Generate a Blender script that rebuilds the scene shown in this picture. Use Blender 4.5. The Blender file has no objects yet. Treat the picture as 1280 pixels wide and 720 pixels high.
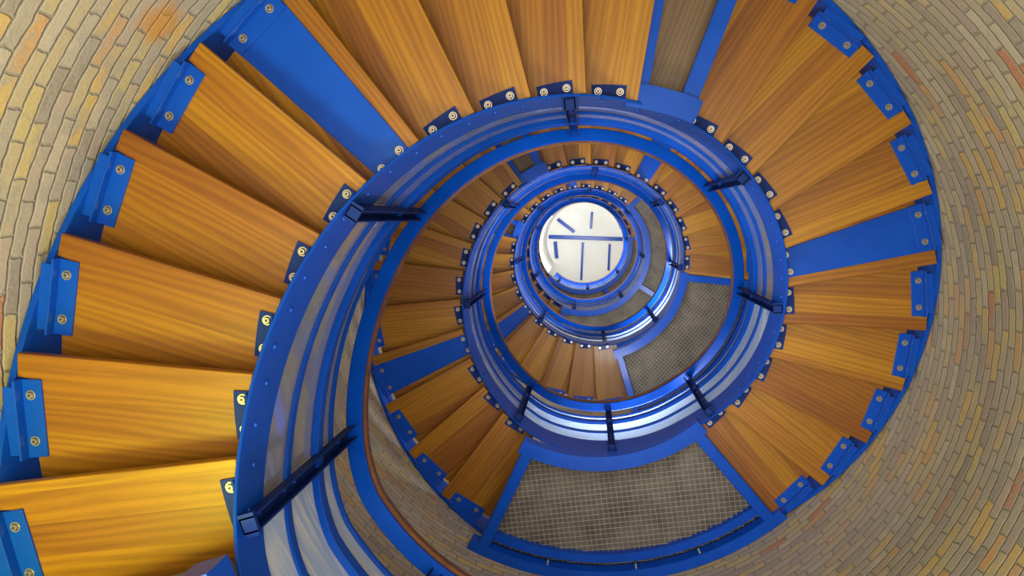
import bpy, bmesh, math, random
from mathutils import Vector, Matrix
random.seed(7)
PI = math.pi
S = 1.2                      # metres: inner radius of the stair well
C = bpy.context.scene.collection
sc = bpy.context.scene
sc.view_settings.view_transform = 'Standard'
sc.view_settings.look = 'None'
sc.view_settings.gamma = 1.0
sc.view_settings.use_curve_mapping = False
sc.view_settings.exposure = 0.0

# ------------------------------------------------------------------ camera
F = 960.0
def rot_tilt(vx, vy):
    v = Vector(((vx-640)/F, (vy-360)/F, 1)).normalized()
    return v.rotation_difference(Vector((0, 0, 1))).to_matrix()
RT = rot_tilt(735, 272)
cd = bpy.data.cameras.new('camera'); cam = bpy.data.objects.new('camera', cd); C.objects.link(cam)
cd.sensor_width = 36; cd.lens = F/1280*36; cd.clip_start = 0.02; cd.clip_end = 200
cx = RT @ Vector((1, 0, 0)); cy = RT @ Vector((0, -1, 0)); cz = RT @ Vector((0, 0, -1))
cam.matrix_world = Matrix((cx, cy, cz)).transposed().to_4x4()
sc.camera = cam
AX = Vector((.036*S, .522*S, 0))          # the tower's axis, seen from the camera

# ------------------------------------------------------------------ tags and helpers
def tag(o, label=None, cat=None, group=None, kind=None):
    if label: o['label'] = label
    if cat: o['category'] = cat
    if group: o['group'] = group
    if kind: o['kind'] = kind
    return o
def empty(name, loc=(0, 0, 0), rz=0):
    o = bpy.data.objects.new(name, None); C.objects.link(o)
    o.empty_display_size = .1
    o.location = loc; o.rotation_euler = (0, 0, rz); return o
def mesh_of(bm, name, mats, smooth=False):
    bmesh.ops.recalc_face_normals(bm, faces=bm.faces)
    me = bpy.data.meshes.new(name); bm.to_mesh(me); bm.free()
    for m in (mats if isinstance(mats, (list, tuple)) else [mats]): me.materials.append(m)
    if smooth:
        for p in me.polygons: p.use_smooth = True
        me.set_sharp_from_angle(angle=math.radians(35))
    return me
def link(name, me, parent=None, loc=(0, 0, 0), rz=0):
    o = bpy.data.objects.new(name, me); C.objects.link(o)
    o.location = loc; o.rotation_euler = (0, 0, rz)
    if parent: o.parent = parent
    return o
def obj(name, bm, mat, parent=None, smooth=False, **k):
    return link(name, mesh_of(bm, name, mat, smooth), parent, **k)
def prism(bm, pts, z0, z1, mi=0):
    a = [bm.verts.new((x, y, z0)) for x, y in pts]; b = [bm.verts.new((x, y, z1)) for x, y in pts]
    n = len(pts); fs = [bm.faces.new(a[::-1]), bm.faces.new(b)]
    for i in range(n): fs.append(bm.faces.new((a[i], a[(i+1) % n], b[(i+1) % n], b[i])))
    for f in fs: f.material_index = mi
def box(bm, x0, x1, y0, y1, z0, z1): prism(bm, [(x0, y0), (x1, y0), (x1, y1), (x0, y1)], z0, z1)
def arc_poly(r0, r1, p0, p1, n=6, off=(0, 0)):
    q = [(r0*math.cos(p0+(p1-p0)*i/n)-off[0], r0*math.sin(p0+(p1-p0)*i/n)-off[1]) for i in range(n+1)]
    q += [(r1*math.cos(p1-(p1-p0)*i/n)-off[0], r1*math.sin(p1-(p1-p0)*i/n)-off[1]) for i in range(n+1)]
    return q
def cyl(bm, x, y, z0, z1, r0, r1=None, n=12):
    r1 = r0 if r1 is None else r1
    a = [bm.verts.new((x+r0*math.cos(2*PI*i/n), y+r0*math.sin(2*PI*i/n), z0)) for i in range(n)]
    b = [bm.verts.new((x+r1*math.cos(2*PI*i/n), y+r1*math.sin(2*PI*i/n), z1)) for i in range(n)]
    bm.faces.new(a[::-1]); bm.faces.new(b)
    for i in range(n): bm.faces.new((a[i], a[(i+1) % n], b[(i+1) % n], b[i]))
def bevel(bm, w, seg=1):
    bmesh.ops.bevel(bm, geom=list(bm.edges), offset=w, segments=seg, affect='EDGES', clamp_overlap=True)

# ------------------------------------------------------------------ materials
def M(name, color=None, rough=.5, metal=0, coat=0):
    m = bpy.data.materials.new(name); m.use_nodes = True
    b = m.node_tree.nodes['Principled BSDF']
    if color: b.inputs['Base Color'].default_value = (*color, 1)
    b.inputs['Roughness'].default_value = rough; b.inputs['Metallic'].default_value = metal
    b.inputs['Coat Weight'].default_value = coat; b.inputs['Coat Roughness'].default_value = .12
    return m, m.node_tree, b
class NT:
    def __init__(s, nt): s.nt = nt
    def n(s, t, **k):
        nd = s.nt.nodes.new(t)
        for a, v in k.items(): setattr(nd, a, v)
        return nd
    def l(s, a, b): s.nt.links.new(a, b)
    def math(s, op, a, b=None, c=None):
        nd = s.n('ShaderNodeMath', operation=op)
        for i, v in enumerate((a, b, c)):
            if v is None: continue
            if isinstance(v, (int, float)): nd.inputs[i].default_value = v
            else: s.l(v, nd.inputs[i])
        return nd.outputs[0]
    def ramp(s, fac, stops, interp='LINEAR'):
        r = s.n('ShaderNodeValToRGB'); r.color_ramp.interpolation = interp
        e = r.color_ramp.elements
        while len(e) < len(stops): e.new(.5)
        for el, (p, c) in zip(e, stops): el.position = p; el.color = (*c, 1)
        s.l(fac, r.inputs[0]); return r.outputs[0]
    def mix(s, fac, a, b, blend='MIX'):
        m = s.n('ShaderNodeMix', data_type='RGBA', blend_type=blend)
        for i, v in ((0, fac), (6, a), (7, b)):
            if isinstance(v, (int, float)): m.inputs[i].default_value = v
            elif isinstance(v, tuple): m.inputs[i].default_value = (*v, 1)
            else: s.l(v, m.inputs[i])
        return m.outputs[2]
    def noise(s, vec, scale, detail=3, rough=.55, dist=0):
        t = s.n('ShaderNodeTexNoise'); t.inputs['Scale'].default_value = scale
        t.inputs['Detail'].default_value = detail; t.inputs['Roughness'].default_value = rough
        t.inputs['Distortion'].default_value = dist
        if vec is not None: s.l(vec, t.inputs['Vector'])
        return t.outputs['Fac']
    def bump(s, b, h, st, dist=.01):
        n = s.n('ShaderNodeBump'); n.inputs['Strength'].default_value = st; n.inputs['Distance'].default_value = dist
        s.l(h, n.inputs['Height']); s.l(n.outputs[0], b.inputs['Normal'])

# blue gloss paint
def paint(name, col, rough=.3, spec=.32):
    m, nt, b = M(name, col, rough, 0, .08); b.inputs['Specular IOR Level'].default_value = spec; t = NT(nt)
    tc = t.n('ShaderNodeTexCoord')
    n1 = t.noise(tc.outputs['Object'], 5, 4)
    n2 = t.noise(tc.outputs['Object'], 40, 3)
    c = t.mix(t.ramp(n1, [(.3, (0, 0, 0)), (.75, (1, 1, 1))]), tuple(x*.9 for x in col), tuple(min(1, x*1.12) for x in col))
    t.l(c, b.inputs['Base Color'])
    t.l(t.math('MULTIPLY_ADD', n1, .2, rough-.1), b.inputs['Roughness'])
    t.bump(b, n2, .08, .004)
    return m
BLUE = paint('blue gloss paint', (.001, .052, .36), .36, .2)

# oiled oak boards glued side by side, grain running from the well to the wall
def wood(name='oiled oak', val=.49, sat=1.2):
    m, nt, b = M(name, None, .45, 0, .08); t = NT(nt)
    tc = t.n('ShaderNodeTexCoord'); oi = t.n('ShaderNodeObjectInfo')
    sx = t.n('ShaderNodeSeparateXYZ'); t.l(tc.outputs['Object'], sx.inputs[0])
    rnd = oi.outputs['Random']
    yy = t.math('ADD', sx.outputs[1], t.math('MULTIPLY', rnd, 3.7))
    plank = t.math('FLOOR', t.math('DIVIDE', yy, .115))
    wn = t.n('ShaderNodeTexWhiteNoise', noise_dimensions='2D')
    cv = t.n('ShaderNodeCombineXYZ'); t.l(plank, cv.inputs[0]); t.l(t.math('MULTIPLY', rnd, 50), cv.inputs[1])
    t.l(cv.outputs[0], wn.inputs['Vector'])
    pr = wn.outputs['Value']
    v = t.n('ShaderNodeCombineXYZ')
    t.l(t.math('MULTIPLY_ADD', pr, 9, t.math('MULTIPLY', sx.outputs[0], .9)), v.inputs[0])
    t.l(t.math('MULTIPLY', yy, 9), v.inputs[1]); t.l(t.math('MULTIPLY_ADD', pr, 13, t.math('MULTIPLY', sx.outputs[2], 6)), v.inputs[2])
    warp = t.noise(v.outputs[0], 1.1, 3, .5, .6)
    rings = t.n('ShaderNodeTexWave', wave_type='BANDS', bands_direction='Y'); 
    rings.inputs['Scale'].default_value = 1.1; rings.inputs['Distortion'].default_value = 11; rings.inputs['Detail'].default_value = 3
    rings.inputs['Detail Scale'].default_value = .8
    t.l(v.outputs[0], rings.inputs['Vector'])
    v2 = t.n('ShaderNodeVectorMath', operation='MULTIPLY'); v2.inputs[1].default_value = (3.0, 26, 7); t.l(v.outputs[0], v2.inputs[0])
    fine = t.noise(v2.outputs[0], 1.4, 4, .7)
    g = t.math('ADD', t.math('MULTIPLY', rings.outputs['Fac'], .20), t.math('ADD', t.math('MULTIPLY', fine, .50), t.math('MULTIPLY', warp, .42)))
    c = t.ramp(g, [(.25, (.17, .062, .007)), (.45, (.28, .108, .011)), (.62, (.36, .150, .017)), (.85, (.45, .205, .030))])
    hs = t.n('ShaderNodeHueSaturation'); t.l(c, hs.inputs['Color'])
    t.l(t.math('MULTIPLY_ADD', pr, (.5/.62)*val, val), hs.inputs['Value']); hs.inputs['Saturation'].default_value = sat
    t.l(t.math('MULTIPLY_ADD', pr, .022, .486), hs.inputs['Hue'])
    t.l(hs.outputs[0], b.inputs['Base Color'])
    t.bump(b, fine, .10, .003)
    return m
OAK = wood(); DARKOAK = wood('dark oak board', .22, .75)  # second oak is darker and less saturated, for treads between the beams

STAIN = (-1.658, -1.365, 2.83)     # an old rust stain on the bricks
def brick():
    m, nt, b = M('old yellow brick', None, .9); t = NT(nt)
    tc = t.n('ShaderNodeTexCoord'); sx = t.n('ShaderNodeSeparateXYZ'); t.l(tc.outputs['Object'], sx.inputs[0])
    R = 1.79*S
    u = t.math('MULTIPLY', t.math('ARCTAN2', sx.outputs[1], sx.outputs[0]), R)
    wob = t.noise(tc.outputs['Object'], 3.5, 3)
    wob2 = t.noise(tc.outputs['Object'], 16, 2)
    z = t.math('ADD', t.math('ADD', sx.outputs[2], 40.0), t.math('MULTIPLY', t.math('SUBTRACT', wob, .5), .03))
    z = t.math('ADD', z, t.math('MULTIPLY', t.math('SUBTRACT', wob2, .5), .018))
    L, H = R*2*PI/64, .067
    row = t.math('FLOOR', t.math('DIVIDE', z, H))
    shift = t.n('ShaderNodeTexWhiteNoise', noise_dimensions='1D'); t.l(row, shift.inputs['W'])
    uu = t.math('ADD', t.math('ADD', t.math('DIVIDE', u, L), 200.0), t.math('ADD', t.math('MULTIPLY', shift.outputs['Value'], .35), t.math('MULTIPLY', t.math('MODULO', row, 2), .5)))
    uu = t.math('ADD', uu, t.math('MULTIPLY', t.math('SUBTRACT', wob2, .5), .14))
    col = t.math('FLOOR', uu)
    fu = t.math('FRACT', uu); fv = t.math('FRACT', t.math('DIVIDE', z, H))
    du = t.math('MULTIPLY', t.math('MINIMUM', fu, t.math('SUBTRACT', 1, fu)), L)
    dv = t.math('MULTIPLY', t.math('MINIMUM', fv, t.math('SUBTRACT', 1, fv)), H)
    d = t.math('MINIMUM', du, dv)
    ms = t.n('ShaderNodeMapRange', interpolation_type='SMOOTHSTEP'); t.l(d, ms.inputs[0])
    ms.inputs[1].default_value = .002; ms.inputs[2].default_value = .008
    ids = t.n('ShaderNodeCombineXYZ'); t.l(row, ids.inputs[0]); t.l(t.math('MODULO', col, 64.0), ids.inputs[1])
    wn = t.n('ShaderNodeTexWhiteNoise', noise_dimensions='2D'); t.l(ids.outputs[0], wn.inputs['Vector'])
    wnc = t.n('ShaderNodeSeparateColor'); t.l(wn.outputs['Color'], wnc.inputs[0])
    bc = t.ramp(wnc.outputs[0], [(0, (.36, .30, .22)), (.18, (.45, .35, .19)), (.34, (.50, .38, .14)), (.44, (.40, .31, .24)), (.56, (.27, .22, .18)), (.64, (.54, .35, .10)), (.73, (.46, .38, .28)), (.82, (.53, .28, .09)), (.90, (.34, .25, .21)), (.965, (.45, .15, .06))], 'CONSTANT')
    big = t.noise(tc.outputs['Object'], 1.3, 4)
    speck = t.noise(tc.outputs['Object'], 55, 4, .7)
    bc = t.mix(t.math('MULTIPLY', t.ramp(speck, [(.35, (0, 0, 0)), (.75, (1, 1, 1))]), .45), bc, (.50, .44, .33))
    bc = t.mix(t.math('MULTIPLY', t.ramp(big, [(.48, (0, 0, 0)), (.66, (1, 1, 1))]), .6), bc, (.36, .31, .26))
    smear = t.noise(tc.outputs['Object'], 6, 5, .65)
    sm = t.ramp(smear, [(.50, (0, 0, 0)), (.62, (1, 1, 1))])
    bc = t.mix(t.math('MULTIPLY', sm, .55), bc, (.40, .35, .29))
    mort = t.mix(speck, (.20, .175, .135), (.36, .32, .25))
    c = t.mix(t.math('MULTIPLY', ms.outputs[0], t.math('MULTIPLY_ADD', sm, -.35, 1.0)), mort, bc)
    dv_ = t.n('ShaderNodeVectorMath', operation='DISTANCE'); t.l(tc.outputs['Object'], dv_.inputs[0]); dv_.inputs[1].default_value = STAIN
    st = t.ramp(t.math('MULTIPLY_ADD', smear, .30, dv_.outputs['Value']), [(.20, (1, 1, 1)), (.27, (0, 0, 0))])
    c = t.mix(t.math('MULTIPLY', st, .8), c, (.52, .23, .03))
    c = t.mix(1.0, c, (.80, .78, .79), 'MULTIPLY')
    t.l(c, b.inputs['Base Color'])
    h = t.math('ADD', ms.outputs[0], t.math('MULTIPLY', speck, .5))
    t.bump(b, h, .6, .012)
    return m
BRICK = brick()
STEEL = M('zinc bolt', (.50, .45, .38), .35, .85)[0]; SOCKET_SHADE = M('bolt recess shade', (.06, .05, .045), .6, .5)[0]
DARKSTEEL = paint('dark blue paint', (.004, .020, .13), .6, .12)
def simple(name, a, b_, scale, rough):
    m, nt, b = M(name, a, rough); t = NT(nt); tc = t.n('ShaderNodeTexCoord')
    n = t.noise(tc.outputs['Object'], scale, 5, .6)
    t.l(t.mix(t.ramp(n, [(.35, (0, 0, 0)), (.7, (1, 1, 1))]), a, b_), b.inputs['Base Color']); t.bump(b, n, .1, .004)
    return m
DECK = simple('grimy deck underside', (.075, .06, .05), (.165, .14, .11), 4.5, .85)
MESHM = simple('galvanised bar', (.24, .21, .17), (.33, .29, .24), 9, .5)
CREAM = simple('cream plaster', (.86, .84, .74), (.90, .89, .84), 2.5, .7)
FLOORM = simple('grey stone paving', (.36, .34, .31), (.45, .43, .40), 3, .7)
MAHOG = simple('varnished brown handrail', (.10, .035, .012), (.16, .06, .02), 8, .3)
def glass():
    m = bpy.data.materials.new('clear acrylic'); m.use_nodes = True; nt = m.node_tree; t = NT(nt)
    nt.nodes.remove(nt.nodes['Principled BSDF'])
    out = nt.nodes['Material Output']
    tr = t.n('ShaderNodeBsdfTransparent'); tr.inputs[0].default_value = (.93, .95, .96, 1)
    gl = t.n('ShaderNodeBsdfGlossy'); gl.inputs['Roughness'].default_value = .06; gl.inputs['Color'].default_value = (.9, .95, 1, 1)
    fr = t.n('ShaderNodeFresnel'); fr.inputs['IOR'].default_value = 1.5
    mx = t.n('ShaderNodeMixShader'); t.l(t.math('MINIMUM', t.math('MULTIPLY', fr.outputs[0], 1.6), .6), mx.inputs[0]); t.l(tr.outputs[0], mx.inputs[1]); t.l(gl.outputs[0], mx.inputs[2])
    df = t.n('ShaderNodeBsdfTranslucent'); df.inputs[0].default_value = (.85, .88, .92, 1)
    d2 = t.n('ShaderNodeBsdfDiffuse'); d2.inputs[0].default_value = (.85, .88, .92, 1)
    ad = t.n('ShaderNodeMixShader'); t.l(df.outputs[0], ad.inputs[1]); t.l(d2.outputs[0], ad.inputs[2])
    m2 = t.n('ShaderNodeMixShader'); m2.inputs[0].default_value = .12; t.l(mx.outputs[0], m2.inputs[1]); t.l(ad.outputs[0], m2.inputs[2])
    t.l(m2.outputs[0], out.inputs['Surface']); return m
GLASS = glass()
def panel():
    m, nt, b = M('frosted bluish sheet', None, .22, .15); t = NT(nt); tc = t.n('ShaderNodeTexCoord')
    mp = t.n('ShaderNodeMapping'); mp.inputs['Scale'].default_value = (1.5, 1.5, 14); t.l(tc.outputs['Object'], mp.inputs[0])
    n = t.noise(mp.outputs[0], 2.2, 4, .6, .8)
    t.l(t.ramp(n, [(.32, (.42, .60, .95)), (.5, (.66, .80, 1)), (.66, (.95, .97, 1))]), b.inputs['Base Color'])  # bluish white streaks: reflections painted into the sheet's colour
    t.l(t.math('MULTIPLY_ADD', n, .4, .02), b.inputs['Roughness'])
    tl = t.n('ShaderNodeBsdfTranslucent'); t.l(t.mix(n, (.62, .78, 1), (.95, .97, 1)), tl.inputs[0])
    mx = t.n('ShaderNodeMixShader'); mx.inputs[0].default_value = .5
    t.l(b.outputs[0], mx.inputs[1]); t.l(tl.outputs[0], mx.inputs[2]); t.l(mx.outputs[0], nt.nodes['Material Output'].inputs['Surface'])
    return m
PANEL = panel()

# ------------------------------------------------------------------ the helix
DT = .2078
# (turn angle, height of the inner stringer's lower edge) in units of S
PTS = [(0.9, 1.78), (2.68, 1.79), (2.80, 1.848), (7.15, 4.767), (8.20, 4.92), (8.288, 4.98), (12.66, 8.44), (13.80, 8.90), (13.87, 8.96),
       (18.04, 12.62), (18.15, 12.75), (20.70, 12.86), (20.80, 12.93), (24.96, 16.85), (25.05, 16.92), (27.42, 17.05), (27.52, 17.12), (31.2, 20.5), (34, 20.6)]
def lin(th, P):
    if th <= P[0][0]: return P[0][1]
    for (a, x), (b, y) in zip(P, P[1:]):
        if th <= b: return x+(y-x)*(th-a)/(b-a)
    return P[-1][1]
def H(th, P=PTS): return lin(th, P)
def Hs(th):                                   # eased a little where slope changes
    return sum(H(th+d) for d in (-.09, -.045, 0, .045, .09))/5
RAD = [(0, 1), (7.15, 1.0), (8.3, .986), (12.6, .986), (13.9, .993), (40, .993)]
CXO = [(0, 0), (7.15, 0), (8.3, -.006), (12.6, -.006), (13.9, -.022), (18, -.08), (21, -.09), (25, -.135), (40, -.14)]
CYO = [(0, 0), (13.9, 0), (18, .03), (21, .035), (25, .085), (40, .09)]
def ctr(th): return Vector((lin(th, CXO)*S, lin(th, CYO)*S, 0))+AX
OFS = [(2.6, 0), (2.84, .05), (3.4, .17), (3.9, .2), (40, .2)]
def Hr(th): return Hs(th)+lin(th, OFS)
def P3(th, r, z):
    c = ctr(th); k = lin(th, RAD) if r < 1.3 else 1
    return Vector((c.x+math.cos(th)*r*k*S, c.y+math.sin(th)*r*k*S, z*S))

def sweep(prof, t0, t1, name, mat, parent=None, hf=Hs, step=.035, smooth=True):
    """closed (r, dz) outline carried along the helix; origin at the run's start"""
    bm = bmesh.new(); n = max(2, int(round((t1-t0)/step))); rings = []
    o = P3(t0, 1, hf(t0)) if parent is None else parent.location
    for i in range(n+1):
        th = t0+(t1-t0)*i/n
        pf = prof(th) if callable(prof) else prof
        rings.append([bm.verts.new(P3(th, r, hf(th)+dz)-o) for r, dz in pf])
    k = len(rings[0])
    for a, b in zip(rings, rings[1:]):
        for j in range(k): bm.faces.new((a[j], a[(j+1) % k], b[(j+1) % k], b[j]))
    bm.faces.new(rings[0][::-1]); bm.faces.new(rings[-1])
    ob = obj(name, bm, mat, parent, smooth)
    if parent is None: ob.location = o
    return ob
def rect(r0, r1, z0, z1, b=0):
    if not b: return [(r0, z0), (r1, z0), (r1, z1), (r0, z1)]
    return [(r0+b, z0), (r1-b, z0), (r1, z0+b), (r1, z1-b), (r1-b, z1), (r0+b, z1), (r0, z1-b), (r0, z0+b)]

# ------------------------------------------------------------------ the shell
WR = 1.79
LEANX = [(9, 0), (9.01, -.022), (12.6, -.08), (17, -.135), (21, -.14)]
LEANY = [(9, 0), (12.6, .03), (17, .085), (21, .09)]
def tube_shell(r0, r1, z0, z1, n=128):
    bm = bmesh.new(); q = []
    zs = [z0]+[z for z in (9*S, 12.6*S, 17*S)]+[z1]
    for i in range(n):
        c, s = math.cos(2*PI*i/n), math.sin(2*PI*i/n); L = []
        for r, zz in ((r0, zs), (r1, zs[::-1])):
            L += [bm.verts.new((r*c+lin(z/S, LEANX)*S, r*s+lin(z/S, LEANY)*S, z)) for z in zz]
        q.append(L)
    k = len(q[0])
    for i in range(n):
        a, b = q[i], q[(i+1) % n]
        for j in range(k): bm.faces.new((a[j], a[(j+1) % k], b[(j+1) % k], b[j]))
    return bm
FZ, CZ = -1.6, 20.75*S
tag(obj('wall_round', tube_shell(WR*S, WR*S+.45, FZ-.2, CZ+.3), BRICK, smooth=True, loc=AX), kind='structure',
    label='curved wall of old yellow and orange bricks around the stairs')
bm = bmesh.new(); cyl(bm, 0, 0, FZ-.2, FZ, WR*S+.1, n=96); tag(obj('floor', bm, FLOORM, loc=AX), kind='structure')
bm = bmesh.new(); cyl(bm, 0, 0, CZ, CZ+.2, WR*S+.1, n=96); tag(obj('ceiling', bm, CREAM, loc=AX), kind='structure')

# ------------------------------------------------------------------ treads
RM = 1.37*S
def pp(r, p): return (r*S*math.cos(p)-RM, r*S*math.sin(p))
def tread_mesh():
    bm = bmesh.new(); f, e = -DT-.05, -.042
    n = 5
    out = [pp(1.012, 0), pp(1.748, 0), pp(1.748, e), pp(1.705, e)]
    out += [pp(1.705, e+(f-e)*i/n) for i in range(1, n+1)]
    out += [pp(1.012, f*(1-i/n)) for i in range(n)]
    prism(bm, out, 0, .042); bevel(bm, .003)
    return mesh_of(bm, 'tread_board', OAK)
def plate_mesh():
    bm = bmesh.new()
    prism(bm, [pp(1.012, -.045), pp(1.705, -.042), pp(1.705, -.185), pp(1.012, -.19)], -.010, 0); bevel(bm, .002)
    return mesh_of(bm, 'steel_plate', BLUE)
def inner_bracket_mesh():
    bm = bmesh.new()
    prism(bm, arc_poly(1.012*S, 1.066*S, -.185, -.05, 5, (RM, 0)), -.008, 0)
    prism(bm, arc_poly(1.012*S, 1.018*S, -.185, -.05, 5, (RM, 0)), -.045, -.008)
    return mesh_of(bm, 'inner_bracket', DARKSTEEL)
def outer_bracket_mesh():
    bm = bmesh.new()
    prism(bm, [pp(1.668, -.044), pp(1.735, -.044), pp(1.735, -.185), pp(1.668, -.185)], -.010, 0)
    prism(bm, [pp(1.728, -.044), pp(1.735, -.044), pp(1.735, -.185), pp(1.728, -.185)], -.050, -.010)
    prism(bm, [pp(1.733, -.055), pp(1.768, -.055), pp(1.768, -.175), pp(1.733, -.175)], -.046, -.038)
    bevel(bm, .0015)
    return mesh_of(bm, 'outer_bracket', BLUE)
def bolt_mesh():
    bm = bmesh.new()
    cyl(bm, 0, 0, -.0025, 0, .0185, n=16); cyl(bm, 0, 0, -.003, -.002, .0145, n=14); n0 = len(bm.faces)
    cyl(bm, 0, 0, -.011, -.003, .0105, .0115, n=14); cyl(bm, 0, 0, -.0115, -.010, .0058, n=6)
    bm.faces.ensure_lookup_table()
    for f in bm.faces[18:18+16]: f.material_index = 1  # shade of groove and socket painted as dark discs, nothing is sunk
    for f in bm.faces[-8:]: f.material_index = 1
    return mesh_of(bm, 'bolt', [STEEL, SOCKET_SHADE], True)
DTREAD = None
TREAD, PLATE, INB, OUTB, BOLT = tread_mesh(), plate_mesh(), inner_bracket_mesh(), outer_bracket_mesh(), bolt_mesh()

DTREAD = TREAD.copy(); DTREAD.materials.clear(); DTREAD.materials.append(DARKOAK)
ORD = ['first', 'second', 'third', 'fourth', 'fifth', 'sixth', 'seventh', 'eighth', 'ninth', 'tenth', 'eleventh', 'twelfth', 'thirteenth',
       'fourteenth', 'fifteenth', 'sixteenth', 'seventeenth', 'eighteenth', 'nineteenth', 'twentieth', 'twenty first', 'twenty second']
FL = [dict(t=2.797, n=21, name='lowest flight', plates=(5, 15), beam=10, bolts=True),
      dict(t=8.288, n=21, name='second flight up', plates=(3, 15), beam=10, bolts=True),
      dict(t=13.87, n=20, name='third flight up', plates=(5, 15), beam=10, bolts=True),
      dict(t=20.80, n=20, name='fourth flight up', plates=(4, 12), beam=10, bolts=False),
      dict(t=27.52, n=17, name='topmost flight', plates=(), beam=None, bolts=False)]
def fold(th, r, z):
    v = P3(th, 1.3, z) if r >= 1.3 else P3(th, r, z); return v
for fi, f in enumerate(FL):
    for k in range(f['n']):
        rear = f['t']+(k+1)*DT; z = H(rear)
        base = ctr(rear)+Vector((math.cos(rear)*RM, math.sin(rear)*RM, z*S))
        t = empty('stair_tread', base, rear)
        plate = k in f['plates']
        what = 'oak stair tread over a blue steel plate' if plate else ('dark stair tread between two blue support beams' if k == f['beam'] else 'oak stair tread')
        tag(t, '%s, %s step of the %s' % (what, ORD[k], f['name']), 'stair tread', 'oak treads of the '+f['name'])
        tb = link('tread_board', TREAD, t)
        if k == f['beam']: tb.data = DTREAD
        if plate:
            p = link('steel_plate', PLATE, t); p['label'] = 'blue steel plate under the tread'
            hosts = [(p, 1.03), (link('bracket', OUTB, t, (0, 0, -.010)), 1.70)]
        else:
            hosts = [(link('bracket', INB, t), 1.038), (link('bracket', OUTB, t), 1.70)]
        if f['bolts']:
            for h, r in hosts:
                for ph in ((-.160, -.073) if r < 1.3 else (-.155, -.072)):
                    x, y = pp(r, ph); link('bolt', BOLT, h, (x, y, -.008 if h.data is INB else -.010))

# ------------------------------------------------------------------ stringers and their bolts
rv = bmesh.new(); cyl(rv, 0, 0, 0, .006, .011, .008, 10); RIVET = mesh_of(rv, 'bolt_head', BLUE, True)
SEG = [(1.62, 2.80, 'bottom landing', 0), (2.80, 7.15, 'lowest flight', 1), (7.15, 8.288, 'first landing', 0), (8.288, 12.66, 'second flight up', 1),
       (12.66, 13.87, 'second landing', 0), (13.87, 18.04, 'third flight up', 1), (18.04, 20.80, 'third landing', 0), (20.80, 24.96, 'fourth flight up', 1),
       (24.96, 27.52, 'fourth landing', 0), (29.0, 31.1, 'topmost flight', 1)]
for a, b, nm, fl in SEG:
    s = sweep(lambda th: rect(1.0, 1.010, 0, .13+.8*lin(th, OFS), .002), a, b, 'inner_stringer', BLUE)
    tag(s, 'curved blue steel stringer edging the well along the '+nm, 'stringer', 'inner stringers')
    if fl and a < 13:
        k = 0
        th = a+.06
        while th < b-.03:
            for dz in ((.10, .05) if k % 2 else (.08, .105)):
                q = P3(th, .9995, H(th)+dz)-s.location
                o = link('bolt_head', RIVET, s, q); o.rotation_euler = Vector((-math.cos(th), -math.sin(th), 0)).to_track_quat('Z', 'Y').to_euler()
                break
            k += 1; th += .1039
    if fl:
        o = sweep([(1.762, .04), (1.784, .04), (1.784, .26), (1.762, .26)], a-.05, b+.02, 'outer_stringer', BLUE)
        tag(o, 'curved blue steel stringer against the brick wall along the '+nm, 'stringer', 'outer stringers')

# ------------------------------------------------------------------ support beams
for fi, f in enumerate(FL[:4]):
    k = f['beam']; rear = f['t']+(k+1)*DT; z = H(rear)
    base = ctr(rear)+Vector((math.cos(rear)*RM, math.sin(rear)*RM, z*S))
    t = empty('support_frame', base, rear)
    tag(t, 'pair of blue steel beams holding up the %s midway' % f['name'], 'support beam', 'support frames under the flights')
    for ph in (-.205, -.012):
        bm = bmesh.new(); d = Vector((math.cos(ph), math.sin(ph))); nrm = Vector((-d.y, d.x)); w = .042
        pts = [d*r*S+nrm*s for r, s in ((1.05, -w), (1.775, -w), (1.775, w), (1.05, w))]
        prism(bm, [(p.x-RM, p.y) for p in pts], -.135, -.030); bevel(bm, .006, 2); obj('beam', bm, BLUE, t)
    bm = bmesh.new()
    prism(bm, arc_poly(.985*S, 1.085*S, -.255, .04, 8, (RM, 0)), -.15, -.055); bevel(bm, .006, 2)
    b_ = obj('mounting_box', bm, BLUE, t)
    for ph in (-.2, -.1, -.02):
        x, y = pp(.984, ph); r_ = link('bolt_head', RIVET, b_, (x, y, -.1)); r_.rotation_euler = (0, -PI/2, ph)

# ------------------------------------------------------------------ landings
def bars(t0, t1, r0, r1, pitch, w, z0, z1, mid):
    """two layers of crossing bars trimmed to the ring sector, in a frame turned to the sector's middle"""
    bm = bmesh.new(); R1 = r1*S; n = int(R1*2/pitch)
    def inside(x, y):
        r = math.hypot(x, y); p = math.atan2(y, x)
        return r0*S < r < r1*S and t0-mid < p < t1-mid
    for ax in (0, 1):
        for i in range(-n, n+1):
            c = i*pitch+pitch*.37; run = None; st = .012; m = int(R1/st)+2
            for j in range(-m, m+1):
                s = j*st; ok = inside(s, c) if ax == 0 else inside(c, s)
                if ok and run is None: run = s
                if (not ok) and run is not None:
                    if s-run > .03:
                        if ax == 0: box(bm, run, s-st, c-w, c+w, z0, z0+(z1-z0)*.6)
                        else: box(bm, c-w, c+w, run, s-st, z0+(z1-z0)*.4, z1)
                    run = None
    return bm
CLIP = bmesh.new(); box(CLIP, -.02, .02, -.006, .006, -.11, -.10); box(CLIP, -.004, .004, -.004, .004, -.10, 0.0); CLIP = mesh_of(CLIP, 'clip', STEEL)
LAND = [(2.80-1.13, 2.80, 1.66, 'bottom landing', 1), (7.15, 8.288, 4.73, 'first landing', 1), (12.66, 13.85, 8.42, 'second landing', 1), (18.04, 20.78, 12.62, 'third landing', 2), (24.96, 27.50, 16.82, 'fourth landing', 2)]
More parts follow.
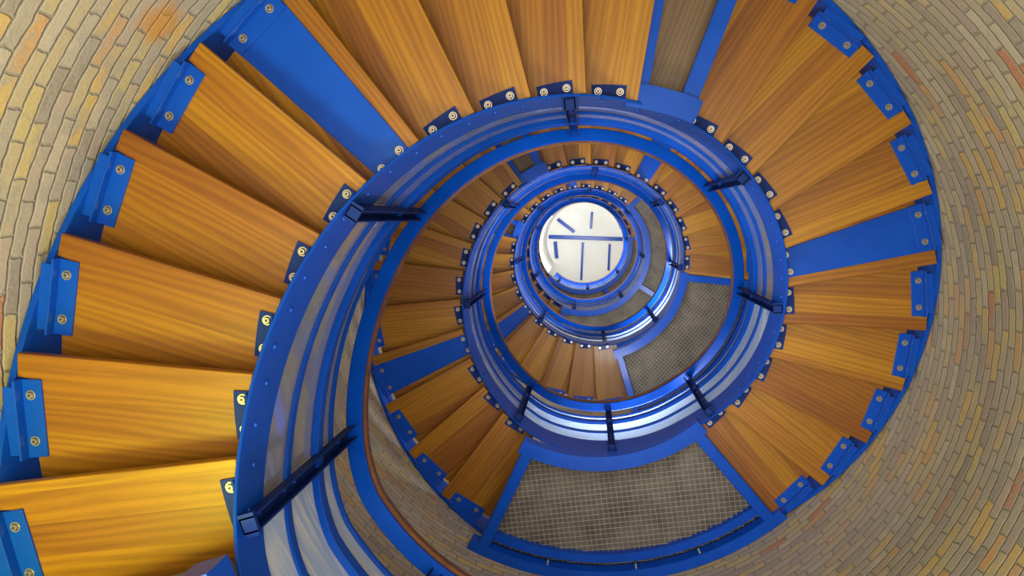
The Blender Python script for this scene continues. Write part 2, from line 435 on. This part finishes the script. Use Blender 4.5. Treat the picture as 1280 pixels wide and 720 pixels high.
for a, b, h, nm, panels in LAND:
    mid = (a+b)/2; c = ctr(mid)
    t = empty('landing_platform', c+Vector((0, 0, h*S)), mid)
    tag(t, 'blue framed landing with a grey wire mesh underside, %s' % nm, 'landing', 'landings of the stairs')
    A, B = a-mid, b-mid
    cuts = [A+(B-A)*i/panels for i in range(panels+1)]
    for i, ph in enumerate(cuts):
        d = Vector((math.cos(ph), math.sin(ph))); nrm = Vector((-d.y, d.x))
        w0, w1 = (0, .085) if i == 0 else ((-.085, 0) if i == panels else (-.05, .05))
        pts = [d*r*S+nrm*s for r, s in ((1.0, w0), (1.785, w0), (1.785, w1), (1.0, w1))]
        bm = bmesh.new(); prism(bm, [(p.x, p.y) for p in pts], 0, .13); bevel(bm, .005); obj('frame_beam', bm, BLUE, t)
    n = int((B-A)/.05)
    bm = bmesh.new(); prism(bm, arc_poly(.975*S, 1.065*S, A-.02, B+.02, n), -.004, .126); obj('inner_channel', bm, BLUE, t)
    bm = bmesh.new(); prism(bm, arc_poly(1.635*S, 1.69*S, A, B, n), .07, .14); obj('inner_rim', bm, BLUE, t)
    bm = bmesh.new(); prism(bm, arc_poly(1.72*S, 1.788*S, A-.03, B+.03, n), -.006, .12); obj('outer_channel', bm, BLUE, t)
    g = obj('mesh_grating', bars(a, b, 1.03, 1.74, .040 if panels == 1 else 0.05, .0016, .118, .130, mid), MESHM, t)
    bm = bmesh.new(); prism(bm, arc_poly(1.0*S, 1.785*S, A, B, n), .150, .175); obj('deck_board', bm, DECK, t)
    if nm == 'first landing':
        for ph in (-.62+.35, -.05+.02, .30):
            link('clip', CLIP, t, (1.70*S*math.cos(ph), 1.70*S*math.sin(ph), .115), ph)

# ------------------------------------------------------------------ railings
POSTS = []
for base, last in ((2.84, 1), (8.39, 1), (13.94, 0), (20.85, 0)):
    POSTS.append([base+d for d in (0, .89, 1.76, 2.64, 3.41, 4.20, 4.88)])
POSTS[2] = [13.94+d for d in (0, .86, 1.7, 2.55, 3.4, 4.2, 5.0, 5.8)]
POSTS[3] = [20.6+d for d in (0, .9, 1.8, 2.7, 3.6, 4.4, 5.2, 6.0, 6.7)]
RUN = [(1.66, 2.84, [1.68, 2.22], 'bottom landing'), (2.84, 8.39, POSTS[0], 'lowest flight and first landing'), (8.39, 13.94, POSTS[1], 'second flight and second landing'),
       (13.94, 20.6, POSTS[2], 'third flight and third landing'), (20.6, 27.45, POSTS[3], 'fourth flight and fourth landing')]
for a, b, posts, nm in RUN:
    t = empty('stair_railing', P3(a, 1, Hs(a)))
    tag(t, 'blue railing with brown handrail around the well along the '+nm, 'railing', 'railings around the well')
    sweep(rect(.996, 1.006, .280, .318, .001), a, b, 'lower_rail', BLUE, t, Hr)
    sweep(rect(.982, 1.010, .520, .575, .004), a, b, 'middle_rail', BLUE, t, Hr)
    sweep(rect(.993, 1.006, .690, .710, .001), a, b, 'upper_rail', BLUE, t, Hr)
    sweep(rect(.932, .998, .870, .890, .003), a, b, 'handrail_bar', BLUE, t, Hr)
    sweep(rect(.922, .990, .891, .935, .008), a, b, 'handrail', MAHOG, t, Hr)
    pts = list(posts)+[b]
    for th in posts:
        e = P3(th, 1, Hs(th))-t.location; top = (.87+lin(th, OFS))*S
        bm = bmesh.new(); w = .027
        box(bm, -.008*S, -.004*S, -w, w, .02*S, top)
        box(bm, -.048*S, -.008*S, -w, -w+.006, .02*S, top); box(bm, -.048*S, -.008*S, w-.006, w, .02*S, top)
        box(bm, -.048*S, -.002*S, -w-.012, w+.012, .02*S, .034*S)
        p = obj('post', bm, DARKSTEEL, t, loc=e); p.rotation_euler = (0, 0, th)
        for zz in (.12, .3, .38, .62, .8):
            bo = link('bolt', RIVET, p, (-.0085*S, 0, zz*S)); bo.rotation_euler = (0, -PI/2, 0)
    edges = ([a] if posts[0]-a > .1 else [])+pts
    for p0, p1 in zip(edges, edges[1:]):
        if p1-p0 < .1: continue
        m_ = (p0+p1)/2
        solid = any(x-.95 < m_ < y+.05 for x, y in ((7.15, 8.39), (12.66, 13.9), (18.04, 20.6), (24.96, 27.5))) or m_ < 2.84
        sweep(rect(1.0075, 1.0095, .08, .70), p0+.02, p1-.02, 'infill_panel', PANEL if solid else GLASS, t, Hr)

# ------------------------------------------------------------------ top: cream drum and beams of the lantern floor
d_ = sweep(lambda th: [(1.012, .02), (1.03, .02), (1.03, CZ/S-.01-Hs(th)), (1.012, CZ/S-.01-Hs(th))], 27.6, 31.2, 'trim_1', CREAM)
tag(d_, kind='structure')
def img_at(p, h):
    v = RT @ Vector(((p[0]-640)/F, (p[1]-360)/F, 1)); v /= v.z; return v*h
bmz = CZ/S-.06
for (x0, y0, x1, y1, w, lab) in ((686, 296, 778, 299, .052, 'long blue beam crossing the white ceiling from side to side'), (697, 274, 718, 290, .045, 'short slanting blue beam on the white ceiling'),
        (740, 265, 738.5, 286, .030, 'short blue beam on the white ceiling beyond the slanting one'), (694, 302, 696, 323, .045, 'short blue beam near the left rim of the white ceiling'),
        (728.5, 303, 726.5, 350, .028, 'thin blue beam running from the long beam to the ceiling rim'), (762, 305, 760.5, 338, .028, 'thin blue beam at the right of the white ceiling')):
    p, q = img_at((x0, y0), bmz)*S, img_at((x1, y1), bmz)*S
    d = q-p; l = d.length
    bm = bmesh.new(); box(bm, -l/2, l/2, -w*S, w*S, 0, .07); bevel(bm, .01)
    tag(obj('ceiling_beam', bm, BLUE, loc=((p.x+q.x)/2, (p.y+q.y)/2, CZ-.07), rz=math.atan2(d.y, d.x)), lab, 'beam', 'blue beams on the white ceiling')

# ------------------------------------------------------------------ light
w = bpy.data.worlds.new('world'); sc.world = w; w.use_nodes = True
w.node_tree.nodes['Background'].inputs[0].default_value = (.8, .88, 1, 1); w.node_tree.nodes['Background'].inputs[1].default_value = .3
def point(name, loc, power, col, r=.2):
    l = bpy.data.lights.new(name, 'POINT'); l.energy = power; l.color = col; l.shadow_soft_size = r
    o = bpy.data.objects.new(name, l); C.objects.link(o); o.location = loc; return o
def area(name, loc, target, size, power, col):
    l = bpy.data.lights.new(name, 'AREA'); l.shape = 'DISK'; l.size = size; l.energy = power; l.color = col
    o = bpy.data.objects.new(name, l); C.objects.link(o); o.location = loc
    o.rotation_euler = (Vector(target)-Vector(loc)).to_track_quat('-Z', 'Y').to_euler(); return o
area('ground_fill', (AX.x, AX.y, -1.3), (AX.x, AX.y, 5), 3.0, 230, (1, .94, .84))  # added upward fill light at floor level, no fixture
point('yellow_lamp', (-1.65, 1.25, .85), 120, (.84, 1, .08), .2)
def up(th, h, pw): c = ctr(th); area('stairwell_fill', (c.x, c.y, h*S), (c.x, c.y, h*S+3), 1.7, pw, (1, .97, .93) if h < 16 else (.93, .97, 1))  # added fill disks up the well, without fixtures, to brighten undersides
for th, h, pw in ((6, 3.6, 34), (10, 6.6, 48), (15, 10.0, 52), (20, 13.5, 56), (25, 17.3, 95)): up(th, h, pw)
def window(th, h, to, hto, pw): area('landing_window', P3(th, 1.62, h), P3(to, 1.0, hto), .9, pw, (.86, .93, 1))
window(1.75, .7, 4.5, 2.8, 120); window(7.6, 5.9, 10.6, 7.0, 90); window(13.2, 9.5, 16.4, 11, 130); window(19.2, 14.2, 22.2, 15, 60)
